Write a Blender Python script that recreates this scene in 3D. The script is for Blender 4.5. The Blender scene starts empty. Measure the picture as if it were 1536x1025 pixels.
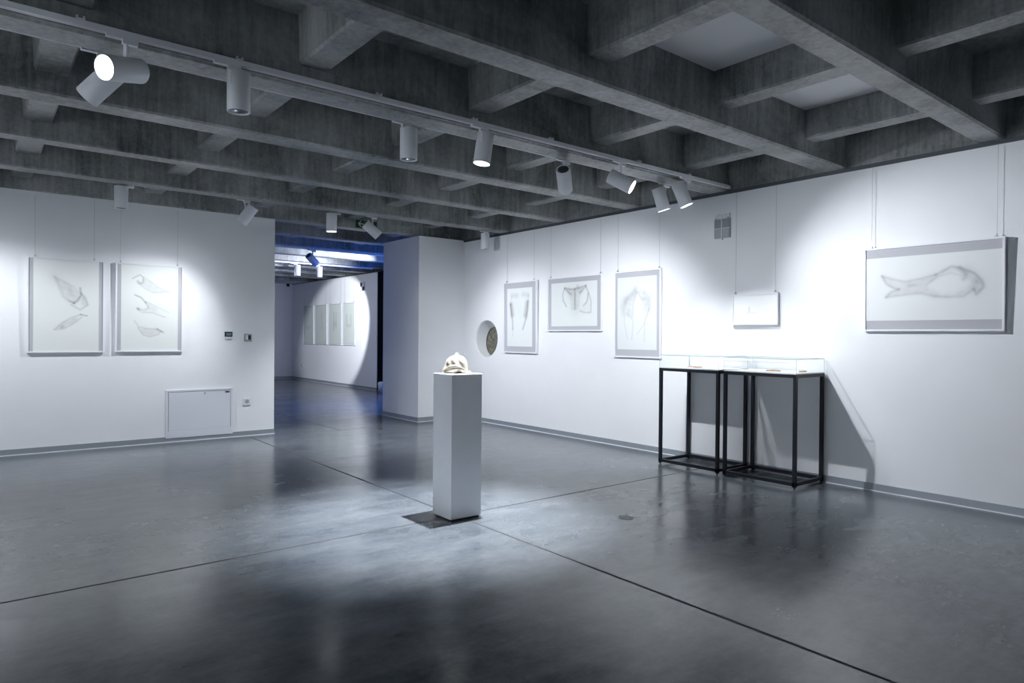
import bpy, bmesh, math, random
import numpy as np
from mathutils import Vector, Matrix
random.seed(4)
S = bpy.context.scene
COL = S.collection

# ------------------------------------------------------------------ camera
cam_d = bpy.data.cameras.new('camera')
cam = bpy.data.objects.new('camera', cam_d); COL.objects.link(cam)
cam_d.sensor_width = 36.0
cam_d.lens = 1005.555 / 1536 * 36.0
cam_d.clip_start = 0.05
YAW, PIT, ROL = math.radians(51.3075), math.radians(-0.40683), math.radians(0.4796)
fwd = Vector((math.cos(PIT) * math.cos(YAW), math.cos(PIT) * math.sin(YAW), math.sin(PIT)))
rgt = fwd.cross(Vector((0, 0, 1))).normalized()
upv = rgt.cross(fwd)
r2 = rgt * math.cos(ROL) + upv * math.sin(ROL)
u2 = -rgt * math.sin(ROL) + upv * math.cos(ROL)
M = Matrix((r2, u2, -fwd)).transposed().to_4x4()
M.translation = Vector((0, 0, 1.5))
cam.matrix_world = M
S.camera = cam

# ------------------------------------------------------------------ world, view
w = bpy.data.worlds.new('night'); S.world = w; w.use_nodes = True
w.node_tree.nodes['Background'].inputs[0].default_value = (0.05, 0.07, 0.12, 1)
w.node_tree.nodes['Background'].inputs[1].default_value = 0.3
S.view_settings.view_transform = 'Standard'
S.view_settings.look = 'None'
S.view_settings.gamma = 1.0
S.view_settings.exposure = 1.32
S.cycles.transparent_max_bounces = 32
S.view_settings.use_curve_mapping = False
LIGHT_COL = (0.925, 0.95, 1.0)
CORE, SPILL = 1.0, 1.0          # overall strength of the beams and of their wide spill

# ------------------------------------------------------------------ materials
def lin(c):
    return tuple(((v / 255) / 12.92 if v / 255 <= .04045 else ((v / 255 + .055) / 1.055) ** 2.4) for v in c)

def mat(name, col, rough=.6, metal=0.0, noise=0.0, nscale=20, bump=0.0, spec=.5, emit=None, es=0):
    m = bpy.data.materials.new(name); m.use_nodes = True
    nt = m.node_tree; b = nt.nodes['Principled BSDF']
    b.inputs['Base Color'].default_value = (*col, 1)
    b.inputs['Roughness'].default_value = rough
    b.inputs['Metallic'].default_value = metal
    b.inputs['Specular IOR Level'].default_value = spec
    if emit:
        b.inputs['Emission Color'].default_value = (*emit, 1)
        b.inputs['Emission Strength'].default_value = es
    if noise or bump:
        tc = nt.nodes.new('ShaderNodeTexCoord')
        n = nt.nodes.new('ShaderNodeTexNoise'); n.inputs['Scale'].default_value = nscale
        n.inputs['Detail'].default_value = 5
        nt.links.new(tc.outputs['Object'], n.inputs['Vector'])
        if noise:
            r = nt.nodes.new('ShaderNodeMapRange')
            r.inputs[1].default_value = .3; r.inputs[2].default_value = .7
            r.inputs[3].default_value = 1 - noise; r.inputs[4].default_value = 1 + noise
            nt.links.new(n.outputs[0], r.inputs[0])
            mx = nt.nodes.new('ShaderNodeVectorMath'); mx.operation = 'SCALE'
            mx.inputs[0].default_value = col
            nt.links.new(r.outputs[0], mx.inputs['Scale'])
            nt.links.new(mx.outputs[0], b.inputs['Base Color'])
        if bump:
            bp = nt.nodes.new('ShaderNodeBump'); bp.inputs['Strength'].default_value = bump
            bp.inputs['Distance'].default_value = .01
            nt.links.new(n.outputs[0], bp.inputs['Height'])
            nt.links.new(bp.outputs[0], b.inputs['Normal'])
    return m

class NT:
    """tiny helper for shader graphs"""
    def __init__(s, name):
        s.m = bpy.data.materials.new(name); s.m.use_nodes = True
        s.t = s.m.node_tree; s.b = s.t.nodes['Principled BSDF']
    def n(s, kind, **kw):
        x = s.t.nodes.new(kind)
        for k, v in kw.items(): setattr(x, k, v)
        return x
    def l(s, a, b): s.t.links.new(a, b)
    def coords(s, scale=(1, 1, 1)):
        tc = s.n('ShaderNodeTexCoord'); mp = s.n('ShaderNodeMapping')
        mp.inputs['Scale'].default_value = scale
        s.l(tc.outputs['Object'], mp.inputs[0]); return mp.outputs[0]
    def noise(s, v, scale, detail=6, rough=.6, dist=0):
        x = s.n('ShaderNodeTexNoise'); x.inputs['Scale'].default_value = scale
        x.inputs['Detail'].default_value = detail; x.inputs['Roughness'].default_value = rough
        x.inputs['Distortion'].default_value = dist
        s.l(v, x.inputs['Vector']); return x.outputs[0]
    def rng(s, v, a, b, c, d, smooth=False):
        x = s.n('ShaderNodeMapRange')
        if smooth: x.interpolation_type = 'SMOOTHSTEP'
        for i, q in enumerate((a, b, c, d)): x.inputs[i + 1].default_value = q
        s.l(v, x.inputs[0]); return x.outputs[0]
    def math(s, op, a, b=None, c=None):
        x = s.n('ShaderNodeMath', operation=op)
        for i, q in enumerate((a, b, c)):
            if q is None: continue
            if isinstance(q, (int, float)): x.inputs[i].default_value = q
            else: s.l(q, x.inputs[i])
        return x.outputs[0]
    def mixc(s, f, a, b):
        x = s.n('ShaderNodeMix', data_type='RGBA')
        if isinstance(f, (int, float)): x.inputs[0].default_value = f
        else: s.l(f, x.inputs[0])
        for i, q in ((6, a), (7, b)):
            if isinstance(q, tuple): x.inputs[i].default_value = (*q, 1)
            else: s.l(q, x.inputs[i])
        return x.outputs[2]

def concrete():
    g = NT('board-marked concrete')
    c = g.coords(); st = g.coords((14, 14, 1.1))
    big = g.noise(c, 1.3, 5, .6, .6); fine = g.noise(c, 26, 6, .7); streak = g.noise(st, 1.6, 4, .7)
    v = g.math('ADD', g.math('MULTIPLY', big, .9), g.math('MULTIPLY', streak, .45))
    v = g.math('ADD', v, g.math('MULTIPLY', fine, .35))
    f = g.rng(v, .62, 1.06, 0, 1)
    col = g.mixc(f, (.045, .058, .061), (.38, .40, .40))
    g.l(col, g.b.inputs['Base Color'])
    g.b.inputs['Roughness'].default_value = .42
    g.b.inputs['Specular IOR Level'].default_value = .75
    bp = g.n('ShaderNodeBump'); bp.inputs['Strength'].default_value = .35; bp.inputs['Distance'].default_value = .01
    g.l(v, bp.inputs['Height']); g.l(bp.outputs[0], g.b.inputs['Normal'])
    return g.m

def floor_mat():
    g = NT('polished concrete floor')
    c = g.coords()
    sep = g.n('ShaderNodeSeparateXYZ'); g.l(c, sep.inputs[0]); X, Y = sep.outputs[0], sep.outputs[1]
    tr = g.n('ShaderNodeMapping'); tr.inputs['Rotation'].default_value = (0, 0, .55); tr.inputs['Scale'].default_value = (.8, 2.6, 1)
    tcx = g.n('ShaderNodeTexCoord'); g.l(tcx.outputs['Object'], tr.inputs[0])
    trowel = g.noise(tr.outputs[0], 1.5, 12, .72, .25)
    big = g.noise(c, .6, 5, .6, .2); fine = g.noise(c, 34, 5, .7); mid = g.noise(c, 4.5, 10, .75, .2)
    v = g.math('ADD', g.math('MULTIPLY', trowel, .42), g.math('MULTIPLY', big, .55))
    v = g.math('ADD', v, g.math('MULTIPLY', mid, .3))
    v = g.math('ADD', v, g.math('MULTIPLY', fine, .1))
    f = g.rng(v, .53, .86, 0, 1)
    col = g.mixc(f, (.046, .060, .073), (.175, .193, .213))
    # dark stains
    stn = g.noise(g.coords((1.1, 1.1, 1)), 3.1, 9, .78, .4)
    sm = g.rng(stn, .62, .78, 0, .4, True)
    col = g.mixc(sm, col, (.07, .085, .09))
    # saw-cut joints
    def line(coord, at, wd):
        d = g.math('ABSOLUTE', g.math('SUBTRACT', coord, at))
        return g.rng(d, wd * .45, wd, 1, 0)
    near = g.math('LESS_THAN', Y, 9.98)
    j = g.math('MULTIPLY', line(X, 3.14, .015), near)
    j = g.math('MAXIMUM', j, line(Y, 4.65, .013))
    j = g.math('MAXIMUM', j, g.math('MULTIPLY', line(Y, 9.97, .010), g.math('GREATER_THAN', X, 3.14)))
    j = g.math('MAXIMUM', j, g.math('MULTIPLY', line(X, 4.5, .010), g.math('GREATER_THAN', Y, 9.98)))
    j = g.math('MAXIMUM', j, g.math('MULTIPLY', line(Y, 15.3, .010), g.math('GREATER_THAN', Y, 9.98)))
    col = g.mixc(g.math('MULTIPLY', j, .95), col, (.012, .014, .017))
    # faint round repair near the right wall
    dx = g.math('SUBTRACT', X, 6.25); dy = g.math('SUBTRACT', Y, 1.25)
    rr = g.math('SQRT', g.math('ADD', g.math('MULTIPLY', dx, dx), g.math('MULTIPLY', dy, dy)))
    ring = g.rng(g.math('ABSOLUTE', g.math('SUBTRACT', rr, .95)), .004, .02, .22, 0)
    col = g.mixc(ring, col, (.06, .07, .08))
    g.l(col, g.b.inputs['Base Color'])
    ro = g.math('ADD', g.rng(trowel, .3, .7, .15, .25), g.rng(mid, .3, .7, -.02, .04))
    ro = g.math('ADD', ro, g.math('MULTIPLY', j, .6)); g.l(ro, g.b.inputs['Roughness'])
    g.b.inputs['Specular IOR Level'].default_value = .85
    h = g.math('SUBTRACT', g.math('MULTIPLY', fine, .012), g.math('MULTIPLY', j, 1.0))
    bp = g.n('ShaderNodeBump'); bp.inputs['Strength'].default_value = .25; bp.inputs['Distance'].default_value = .004
    g.l(h, bp.inputs['Height']); g.l(bp.outputs[0], g.b.inputs['Normal'])
    return g.m

M_CONC = concrete()
M_FLOOR = floor_mat()
M_WALL = mat('white plaster', (.83, .852, .88), .75, noise=.012, nscale=2.5, bump=.04, spec=.25)
M_BASE = mat('grey metal skirting', (.33, .37, .41), .42, .3)
M_LINE = mat('white silicone bead', (.82, .84, .88), .5)
M_RAIL = mat('dark grey rail', (.07, .085, .10), .45, .2)
M_TRACK = mat('white track enamel', (.80, .82, .86), .35)
M_SLOT = mat('track slot shadow grey', (.08, .09, .10), .6)
M_LAMP = mat('white lamp enamel', (.80, .82, .86), .38)
M_LAMPRIM = mat('lamp inner reflector', (.55, .57, .64), .15, .8)
M_CAP = mat('dark grey heat sink', (.06, .08, .09), .5, .3)
M_LENS_ON = mat('lit lamp lens', (.9, .9, .9), .4, emit=(.93, .97, 1.0), es=9)
M_LENS_OFF = mat('unlit lamp lens', (.35, .36, .42), .12, .6)
M_FRAME = mat('white painted frame', (.83, .85, .89), .45)
M_MAT = mat('grey backing board', (.47, .48, .52), .8)
M_WIRE = mat('steel hanging wire', (.45, .47, .5), .35, .8)
M_PED = mat('white painted plinth', (.84, .87, .92), .55, noise=.02, nscale=6)
M_STEEL = mat('black powder-coated steel', (.010, .012, .020), .5, spec=.35)
M_TRAY = mat('white display tray', (.62, .66, .68), .5)
M_EDGE = mat('green-grey glass edge', (.30, .42, .43), .2)
M_HATCH = mat('grey-white sheet steel', (.71, .745, .81), .45)
M_BLACK = mat('black plastic', (.012, .013, .015), .35)
M_CHROME = mat('brushed chrome', (.7, .72, .74), .22, .9)
M_WPLAST = mat('white plastic', (.72, .74, .77), .35)
M_GPLAST = mat('grey plastic', (.36, .39, .43), .35)
M_SCREEN = mat('dim lcd', (.05, .09, .10), .3, emit=(.25, .45, .5), es=.06)
M_GREEN = mat('dark green sign face', (.004, .035, .025), .5)
M_SIGNW = mat('pale green sign ink', (.42, .52, .40), .5)
M_PAPER2 = mat('cream paper sheet', (.80, .79, .74), .8)
M_BROWN = mat('aged brown bone', (.38, .25, .14), .7, noise=.3, nscale=30)
M_IVORY = mat('pale bone fragment', (.70, .64, .52), .6, noise=.15, nscale=40)
M_STONE = mat('rough grey-green stone', (.17, .17, .135), .9, noise=.55, nscale=14, bump=.8)
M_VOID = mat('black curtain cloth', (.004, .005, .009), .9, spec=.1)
M_BLUE = mat('blue fill', (.02, .05, .2), .5, emit=(.06, .22, 1.0), es=4.0)  # glow of the added unseen panel that tints the hall
M_PANEL = mat('white drop-in ceiling panel', (.88, .89, .93), .6)

def glass_mat():
    m = bpy.data.materials.new('clear glass pane'); m.use_nodes = True
    t = m.node_tree
    for n in list(t.nodes): t.nodes.remove(n)
    o = t.nodes.new('ShaderNodeOutputMaterial'); mx = t.nodes.new('ShaderNodeMixShader')
    tr = t.nodes.new('ShaderNodeBsdfTransparent'); tr.inputs[0].default_value = (.994, .997, .997, 1)
    gl = t.nodes.new('ShaderNodeBsdfGlossy'); gl.inputs['Roughness'].default_value = .02
    lw = t.nodes.new('ShaderNodeLayerWeight'); pw = t.nodes.new('ShaderNodeMath'); pw.operation = 'POWER'; pw.inputs[1].default_value = 5
    fr = t.nodes.new('ShaderNodeMath'); fr.operation = 'MULTIPLY_ADD'; fr.inputs[1].default_value = .6; fr.inputs[2].default_value = .012
    t.links.new(lw.outputs['Facing'], pw.inputs[0]); t.links.new(pw.outputs[0], fr.inputs[0])
    t.links.new(fr.outputs[0], mx.inputs[0]); t.links.new(tr.outputs[0], mx.inputs[1])
    t.links.new(gl.outputs[0], mx.inputs[2]); t.links.new(mx.outputs[0], o.inputs[0])
    return m
M_GLASS = glass_mat()

# ------------------------------------------------------------------ mesh helpers
def box(bm, x0, x1, y0, y1, z0, z1, mi=0):
    vs = [bm.verts.new((x, y, z)) for x in (x0, x1) for y in (y0, y1) for z in (z0, z1)]
    for idx in ((0, 1, 3, 2), (4, 6, 7, 5), (0, 4, 5, 1), (2, 3, 7, 6), (0, 2, 6, 4), (1, 5, 7, 3)):
        f = bm.faces.new([vs[i] for i in idx]); f.material_index = mi

def cyl(bm, p0, p1, r, n=24, r1=None, caps=True, mi=0):
    p0, p1 = Vector(p0), Vector(p1); d = (p1 - p0).normalized()
    a = d.orthogonal().normalized(); b = d.cross(a); r1 = r if r1 is None else r1
    A = [bm.verts.new(p0 + (a * math.cos(t) + b * math.sin(t)) * r) for t in (i * 2 * math.pi / n for i in range(n))]
    B = [bm.verts.new(p1 + (a * math.cos(t) + b * math.sin(t)) * r1) for t in (i * 2 * math.pi / n for i in range(n))]
    for i in range(n):
        j = (i + 1) % n; f = bm.faces.new((A[i], A[j], B[j], B[i])); f.smooth = True; f.material_index = mi
    if caps:
        bm.faces.new(list(reversed(A))).material_index = mi; bm.faces.new(B).material_index = mi

def lathe(bm, prof, n=40):
    """profile of (radius, z) turned about z"""
    rings = []
    for r, z in prof:
        if r < 1e-6: rings.append([bm.verts.new((0, 0, z))])
        else: rings.append([bm.verts.new((r * math.cos(i * 2 * math.pi / n), r * math.sin(i * 2 * math.pi / n), z)) for i in range(n)])
    for A, B in zip(rings, rings[1:]):
        for i in range(n):
            j = (i + 1) % n
            if len(A) == 1: f = bm.faces.new((A[0], B[j], B[i]))
            elif len(B) == 1: f = bm.faces.new((A[i], A[j], B[0]))
            else: f = bm.faces.new((A[i], A[j], B[j], B[i]))
            f.smooth = True

def obj(name, bm, m, parent=None, bevel=0, fix=True):
    if fix: bmesh.ops.recalc_face_normals(bm, faces=bm.faces)
    me = bpy.data.meshes.new(name); bm.to_mesh(me); bm.free()
    for q in (m if isinstance(m, (list, tuple)) else [m]): me.materials.append(q)
    o = bpy.data.objects.new(name, me); COL.objects.link(o)
    if parent: o.parent = parent
    if bevel:
        b = o.modifiers.new('bevel', 'BEVEL'); b.width = bevel; b.segments = 2; b.limit_method = 'ANGLE'
    return o

def bobj(name, dims, m, parent=None, bevel=0):
    bm = bmesh.new(); box(bm, *dims); return obj(name, bm, m, parent, bevel)

def tag(o, label=None, cat=None, group=None, kind=None):
    if label: o['label'] = label
    if cat: o['category'] = cat
    if group: o['group'] = group
    if kind: o['kind'] = kind
    return o

def thing(name, label, cat, loc=(0, 0, 0), rz=0, group=None):
    o = bpy.data.objects.new(name, None); COL.objects.link(o)
    o.location = loc; o.rotation_euler = (0, 0, rz); o.empty_display_size = .1
    return tag(o, label, cat, group)

def struct(name, bm, m, parent=None):
    o = obj(name, bm, m, parent); o['kind'] = 'structure'; return o

# ------------------------------------------------------------------ room shell
XR, YL, ZB, ZC, ZS = 6.97, 10.18, 3.25, 3.40, 3.74
X0, Y0 = -5.0, -4.2           # walls behind and left of the camera
HX, HY = 8.53, 22.78          # far hall: right wall plane, back wall plane
bm = bmesh.new(); box(bm, X0, 12.0, Y0, HY, -.15, 0); struct('floor', bm, M_FLOOR)

# right wall with its round niche
bm = bmesh.new()
NY, NZ, NR = 9.42, 1.465, .325
BY, BZ, BR = 9.46, 1.40, .275
s0, s1, t0, t1 = 9.0, 9.85, 1.04, 1.90
N = 64
sq, ci, bk = [], [], []
for i in range(N):
    a = (i + .5 - N / 8) * 2 * math.pi / N if False else i * 2 * math.pi / N
    cx, cz = math.cos(a), math.sin(a); k = 1 / max(abs(cx), abs(cz))
    cyy, czz = (s0 + s1) / 2, (t0 + t1) / 2
    sq.append(bm.verts.new((XR, cyy + cx * k * (s1 - s0) / 2, czz + cz * k * (t1 - t0) / 2)))
    ci.append(bm.verts.new((XR, NY + NR * cx, NZ + NR * cz)))
    bk.append([])
prev = ci
for st in range(1, 7):
    q = st / 6; ring = []
    for i in range(N):
        a = i * 2 * math.pi / N
        r = NR + (BR - NR) * q; yy = NY + (BY - NY) * q; zz = NZ + (BZ - NZ) * q
        ring.append(bm.verts.new((XR + .23 * q, yy + r * math.cos(a), zz + r * math.sin(a))))
    for i in range(N):
        j = (i + 1) % N; f = bm.faces.new((prev[i], prev[j], ring[j], ring[i])); f.smooth = True
    prev = ring
for i in range(N):
    j = (i + 1) % N; bm.faces.new((sq[i], sq[j], ci[j], ci[i]))
def quad(bm, *p): bm.faces.new([bm.verts.new(q) for q in p])
def wallrect(y0, y1, z0, z1): quad(bm, (XR, y0, z0), (XR, y1, z0), (XR, y1, z1), (XR, y0, z1))
wallrect(Y0, s0, 0, ZB); wallrect(s1, 10.12, 0, ZB); wallrect(s0, s1, 0, t0); wallrect(s0, s1, t1, ZB)
quad(bm, (7.32, Y0, 0), (7.32, 10.12, 0), (7.32, 10.12, ZB), (7.32, Y0, ZB))
struct('wall_right', bm, M_WALL)
bm = bmesh.new()
# rough stone seen through the niche
gy = [9.05 + i * .8 / 30 for i in range(31)]; gz = [1.0 + i * .8 / 30 for i in range(31)]
vv = [[bm.verts.new((XR + .235 + random.uniform(0, .025), y, z)) for z in gz] for y in gy]
for i in range(30):
    for j in range(30): bm.faces.new((vv[i][j], vv[i + 1][j], vv[i + 1][j + 1], vv[i][j + 1]))
o = tag(obj('niche_stone', bm, M_STONE), 'rough grey-green stone showing inside the round niche in the right wall', 'stone')

bm = bmesh.new(); box(bm, X0, 3.54, YL, YL + .3, 0, ZB); struct('wall_left', bm, M_WALL)
bm = bmesh.new(); box(bm, 6.015, 8.8, 10.11, 11.41, 0, ZB - .004); struct('wall_block', bm, M_WALL)
bm = bmesh.new(); box(bm, X0, 7.3, Y0 - .3, Y0, 0, ZB); struct('wall_behind', bm, M_WALL)
bm = bmesh.new(); box(bm, X0 - .3, X0, Y0, YL + .3, 0, ZB); struct('wall_west', bm, M_WALL)
bm = bmesh.new(); box(bm, HX, HX + .15, 16.53, HY, 0, ZB); struct('wall_hall_right', bm, M_WALL)
bm = bmesh.new(); box(bm, 0, 12, HY, HY + .3, 0, ZB); struct('wall_hall_back', bm, M_WALL)
bm = bmesh.new(); box(bm, 0, .3, YL + .3, HY, 0, ZB); struct('wall_hall_left', bm, M_WALL)
# dark side room behind the opening in the hall's right wall
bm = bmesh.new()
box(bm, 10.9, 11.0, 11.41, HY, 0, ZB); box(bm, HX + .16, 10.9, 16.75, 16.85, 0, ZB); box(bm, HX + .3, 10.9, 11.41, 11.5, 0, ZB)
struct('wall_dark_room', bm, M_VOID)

def baseboard(name, bx, ln):
    bm = bmesh.new(); box(bm, *bx); o = struct(name, bm, M_BASE)
    bm = bmesh.new(); box(bm, *ln); obj('white_bead', bm, M_LINE, o)
baseboard('baseboard_right', (XR - .012, XR + .001, Y0, 10.11, 0.0, .075), (XR - .019, XR - .012, Y0, 10.11, 0.0, .009))
baseboard('baseboard_left', (X0, 3.545, YL - .012, YL + .001, 0.0, .075), (X0, 3.545, YL - .019, YL - .012, 0.0, .008))
baseboard('baseboard_block', (6.003, 6.015, 10.098, 11.41, 0.0, .08), (5.998, 6.003, 10.093, 11.41, 0, .008))
baseboard('baseboard_block_front', (6.015, XR - .012, 10.098, 10.111, 0.0, .08), (6.015, XR - .022, 10.093, 10.098, 0, .008))
baseboard('baseboard_hall', (HX - .012, HX + .001, 16.53, HY, 0.0, .08), (HX - .018, HX - .012, 16.53, HY, 0, .008))
baseboard('baseboard_hall_back', (.3, HX - .02, HY - .012, HY + .001, 0.0, .08), (.3, HX - .02, HY - .018, HY - .012, 0, .008))
bm = bmesh.new(); box(bm, XR - .018, XR, Y0, 10.11, 3.215, ZB); box(bm, XR - .024, XR - .018, Y0, 10.11, 3.236, ZB)
struct('trim_1', bm, M_RAIL)
bm = bmesh.new(); box(bm, HX - .018, HX, 16.53, HY, 3.225, ZB); struct('trim_2', bm, M_RAIL)

# ------------------------------------------------------------------ waffle ceiling
bm = bmesh.new(); box(bm, X0 - .3, 12.2, Y0 - .3, HY + .3, ZS, ZS + .25)
ceiling = struct('ceiling', bm, M_CONC)
def beam(name, axis, a0, a1, c0, c1, zb, zt, ch=.016, draft=.012):
    """chamfered and slightly tapered bar along x or y"""
    prof = [(c0 + ch, zb), (c1 - ch, zb), (c1, zb + ch), (c1 + draft, zt), (c0 - draft, zt), (c0, zb + ch)]
    bm = bmesh.new()
    f = lambda a, p: (a, p[0], p[1]) if axis == 'x' else (p[0], a, p[1])
    A = [bm.verts.new(f(a0, p)) for p in prof]; B = [bm.verts.new(f(a1, p)) for p in prof]
    n = len(prof)
    for i in range(n): bm.faces.new((A[i], A[(i + 1) % n], B[(i + 1) % n], B[i]))
    bm.faces.new(A); bm.faces.new(B)
    return obj(name, bm, M_CONC, ceiling)
LONG = [(-3.65, -3.42), (-2.27, -2.03), (-.89, -.65), (.50, .74), (1.88, 2.09), (3.24, 3.49), (4.64, 4.88), (5.965, 6.22), (7.385, 7.605), (8.785, 9.035)]
for a, b in LONG: beam('long_beam', 'x', X0 - .1, 7.06, a, b, ZB, ZS + .02)
for k in range(9):
    a = 10.165 + 1.385 * k; beam('long_beam', 'x', X0 - .1 if k == 0 else .1, 11.0, a, a + .24, ZB, ZS + .02)
for k in range(-3, 9):
    c = .435 + 1.4487 * k
    yb = Y0 - .1 if c < 7 else 10.3
    beam('cross_beam', 'y', yb if c > -.5 else yb, HY if c > .3 else 10.5, c - .11, c + .11, ZC, ZS + .02)
# ledge on the near face of the beam carrying the main track
bm = bmesh.new(); box(bm, X0, XR, 4.618, 4.645, 3.262, 3.392); obj('beam_ledge', bm, M_CONC, ceiling)
# edge beams over the walls
bm = bmesh.new(); box(bm, XR, 7.4, Y0, 10.2, ZB + .0005, ZS + .02); obj('edge_beam', bm, M_CONC, ceiling)
bm = bmesh.new(); box(bm, X0 - .3, X0, Y0, 10.5, ZB + .0005, ZS + .02); obj('edge_beam', bm, M_CONC, ceiling)
bm = bmesh.new(); box(bm, X0, 7.4, Y0 - .3, Y0, ZB + .0005, ZS + .02); obj('edge_beam', bm, M_CONC, ceiling)
# white panels laid into two of the coffers
for xa, xb in ((3.44, 4.65), (4.895, 6.11)):
    o = bobj('ceiling_panel', (xa - .008, xb + .008, 2.09, 3.24, 3.66, 3.68), M_PANEL, ceiling)
    o['label'] = 'flat white panel closing a coffer of the concrete ceiling'

# ------------------------------------------------------------------ lighting track and lamps
def track(y, x0, x1, clips, label, z0=3.268, z1=3.304):
    t = thing('lighting_track', label, 'lighting track', ((x0 + x1) / 2, y, z0), 0, None)
    t['group'] = 'lighting tracks under the beams'
    c = (x0 + x1) / 2
    bm = bmesh.new(); hw = .018; L = x1 - x0
    # u-shaped rail, open below
    box(bm, -L / 2, L / 2, -hw, hw, .012, z1 - z0)
    box(bm, -L / 2, L / 2, -hw, -hw + .006, 0, .012); box(bm, -L / 2, L / 2, hw - .006, hw, 0, .012)
    box(bm, -L / 2, L / 2, -.002, .002, 0, .012)
    obj('rail', bm, M_TRACK, t)
    for xa in (-L / 2 - .03, L / 2): bobj('end_cap', (xa, xa + .03, -hw, hw, 0, z1 - z0), M_TRACK, t)
    for x in clips:
        bm = bmesh.new()
        box(bm, x - c - .022, x - c - .012, -.02, .016, z1 - z0, z1 - z0 + .022)
        box(bm, x - c + .012, x - c + .022, -.02, .016, z1 - z0, z1 - z0 + .022)
        box(bm, x - c - .022, x - c + .022, -.0205, .0205, z1 - z0 - .01, z1 - z0 + .008)
        obj('clip', bm, M_TRACK, t)
    return t
track(4.592, X0 + .3, 6.92, [-2.2, -.9, .469, 1.354, 2.369, 3.257, 4.111, 5.328, 6.164], 'long white lighting track on the camera side of the beam over the plinth')
track(4.915, X0 + .3, 6.88, [], 'white lighting track along the far side of the beam over the plinth')
track(9.07, X0 + .3, 6.85, [], 'white lighting track on the far side of the last beam before the left wall')
track(13.06, 3.6, 8.1, [], 'bluish-lit lighting track crossing the hall nearest the passage', 3.216, 3.25)
track(15.83, 3.6, 8.0, [], 'white lighting track deep in the hall above the two hanging lamps', 3.216, 3.25)

LB, LR = .262, .073
def lamp(x, y, d, label, on=0.0, spill=0.0, ang=48, lens='off', h=None, zt=3.268, group='white cylinder spotlights on the tracks', blue=False, blend=.35, col=None):
    """track lamp; d = direction the mouth points, h = horizontal side on which the arm sits"""
    root = thing('track_spotlight', label, 'spotlight', (x, y, zt), 0, group)
    d = Vector(d).normalized()
    hv = Vector((d.x, d.y, 0))
    if h is not None: hv = Vector((h[0], h[1], 0))
    if hv.length < 1e-3: hv = Vector((-1, 0, 0))
    hv.normalize()
    nrm = (hv - d * hv.dot(d))
    if nrm.length < .05: nrm = Vector((0, 0, 1)) - d * d.z
    nrm.normalize()
    side = d.cross(nrm)
    # adapter
    bm = bmesh.new()
    box(bm, -.105, .065, -.017, .017, -.016, .004); box(bm, -.02, .065, -.016, .016, -.04, -.016)
    obj('track_adapter', bm, M_LAMP, root, .003)
    piv = Vector((0, 0, -.118))
    bm = bmesh.new()
    az = math.atan2(hv.y, hv.x)
    box(bm, -.006, .006, -.013, .013, -.125, -.02)
    bmesh.ops.rotate(bm, verts=bm.verts, cent=(0, 0, 0), matrix=Matrix.Rotation(az, 3, 'Z'))
    obj('arm', bm, M_LAMP, root, .002)
    rear = piv - nrm * (LR - .004) - d * .088
    R = Matrix((side, nrm, d)).transposed()    # local z -> d
    if R.determinant() < 0: R = Matrix((-side, nrm, d)).transposed()
    T = Matrix.Translation(rear) @ R.to_4x4()
    bm = bmesh.new()
    lathe(bm, [(.0, .004), (LR - .016, .004), (LR - .014, 0), (LR - .002, 0), (LR, .002), (LR, LB - .002), (LR - .001, LB), (LR - .004, LB), (LR - .005, LB - .004), (LR - .008, LB - .012), (LR - .012, LB - .035), (0, LB - .036)])
    o = obj('lamp_body', bm, M_LAMP, root); o.matrix_local = T
    bm = bmesh.new(); lathe(bm, [(0, -.001), (LR - .02, -.001), (LR - .019, .003)], 32)
    for k in range(7):
        yy = -.042 + k * .014; ww = math.sqrt(max(.0001, (LR - .022) ** 2 - yy * yy))
        box(bm, -ww, ww, yy - .002, yy + .002, -.003, 0)
    o = obj('heat_sink', bm, M_CAP, root); o.matrix_local = T; o['label'] = 'dark grey rear end of the lamp'
    bm = bmesh.new()
    if lens == 'on':
        lathe(bm, [(0, LB - .008), (LR - .02, LB - .0075), (LR - .0085, LB - .009)], 40)
        o = obj('lens', bm, M_LENS_ON, root)
    else:
        n = 48; prof = [(LR - .009, LB - .010), (LR - .022, LB - .026), (.012, LB - .033)]
        lathe(bm, prof + [(0, LB - .033)], n)
        for k, v in enumerate(bm.verts):
            if k < 2 * n and k % 2: v.co.x *= .965; v.co.y *= .965
        o = obj('lens', bm, M_LENS_OFF, root)
    o.matrix_local = T
    mouth = rear + d * (LB + .012)
    q = d.to_track_quat('-Z', 'Y')
    for kind, pw, an, bl in (('beam', on * CORE, ang, blend), ('spill', spill * SPILL, 124, 1.0)):
        if pw <= 0: continue
        L = bpy.data.lights.new('lamp_' + kind, 'SPOT'); L.energy = pw; L.spot_size = math.radians(an); L.spot_blend = bl
        L.shadow_soft_size = .016; L.color = col or LIGHT_COL
        if kind == 'spill': L.shadow_soft_size = .05
        lo = bpy.data.objects.new('lamp_' + kind, L); COL.objects.link(lo); lo.parent = root
        lo.location = mouth; lo.rotation_mode = 'QUATERNION'; lo.rotation_quaternion = q
    return root

YN, YF, YB = 4.592, 4.915, 9.07
def aimdir(x, y, tgt): return Vector(tgt) - Vector((x, y, 3.05))
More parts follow.
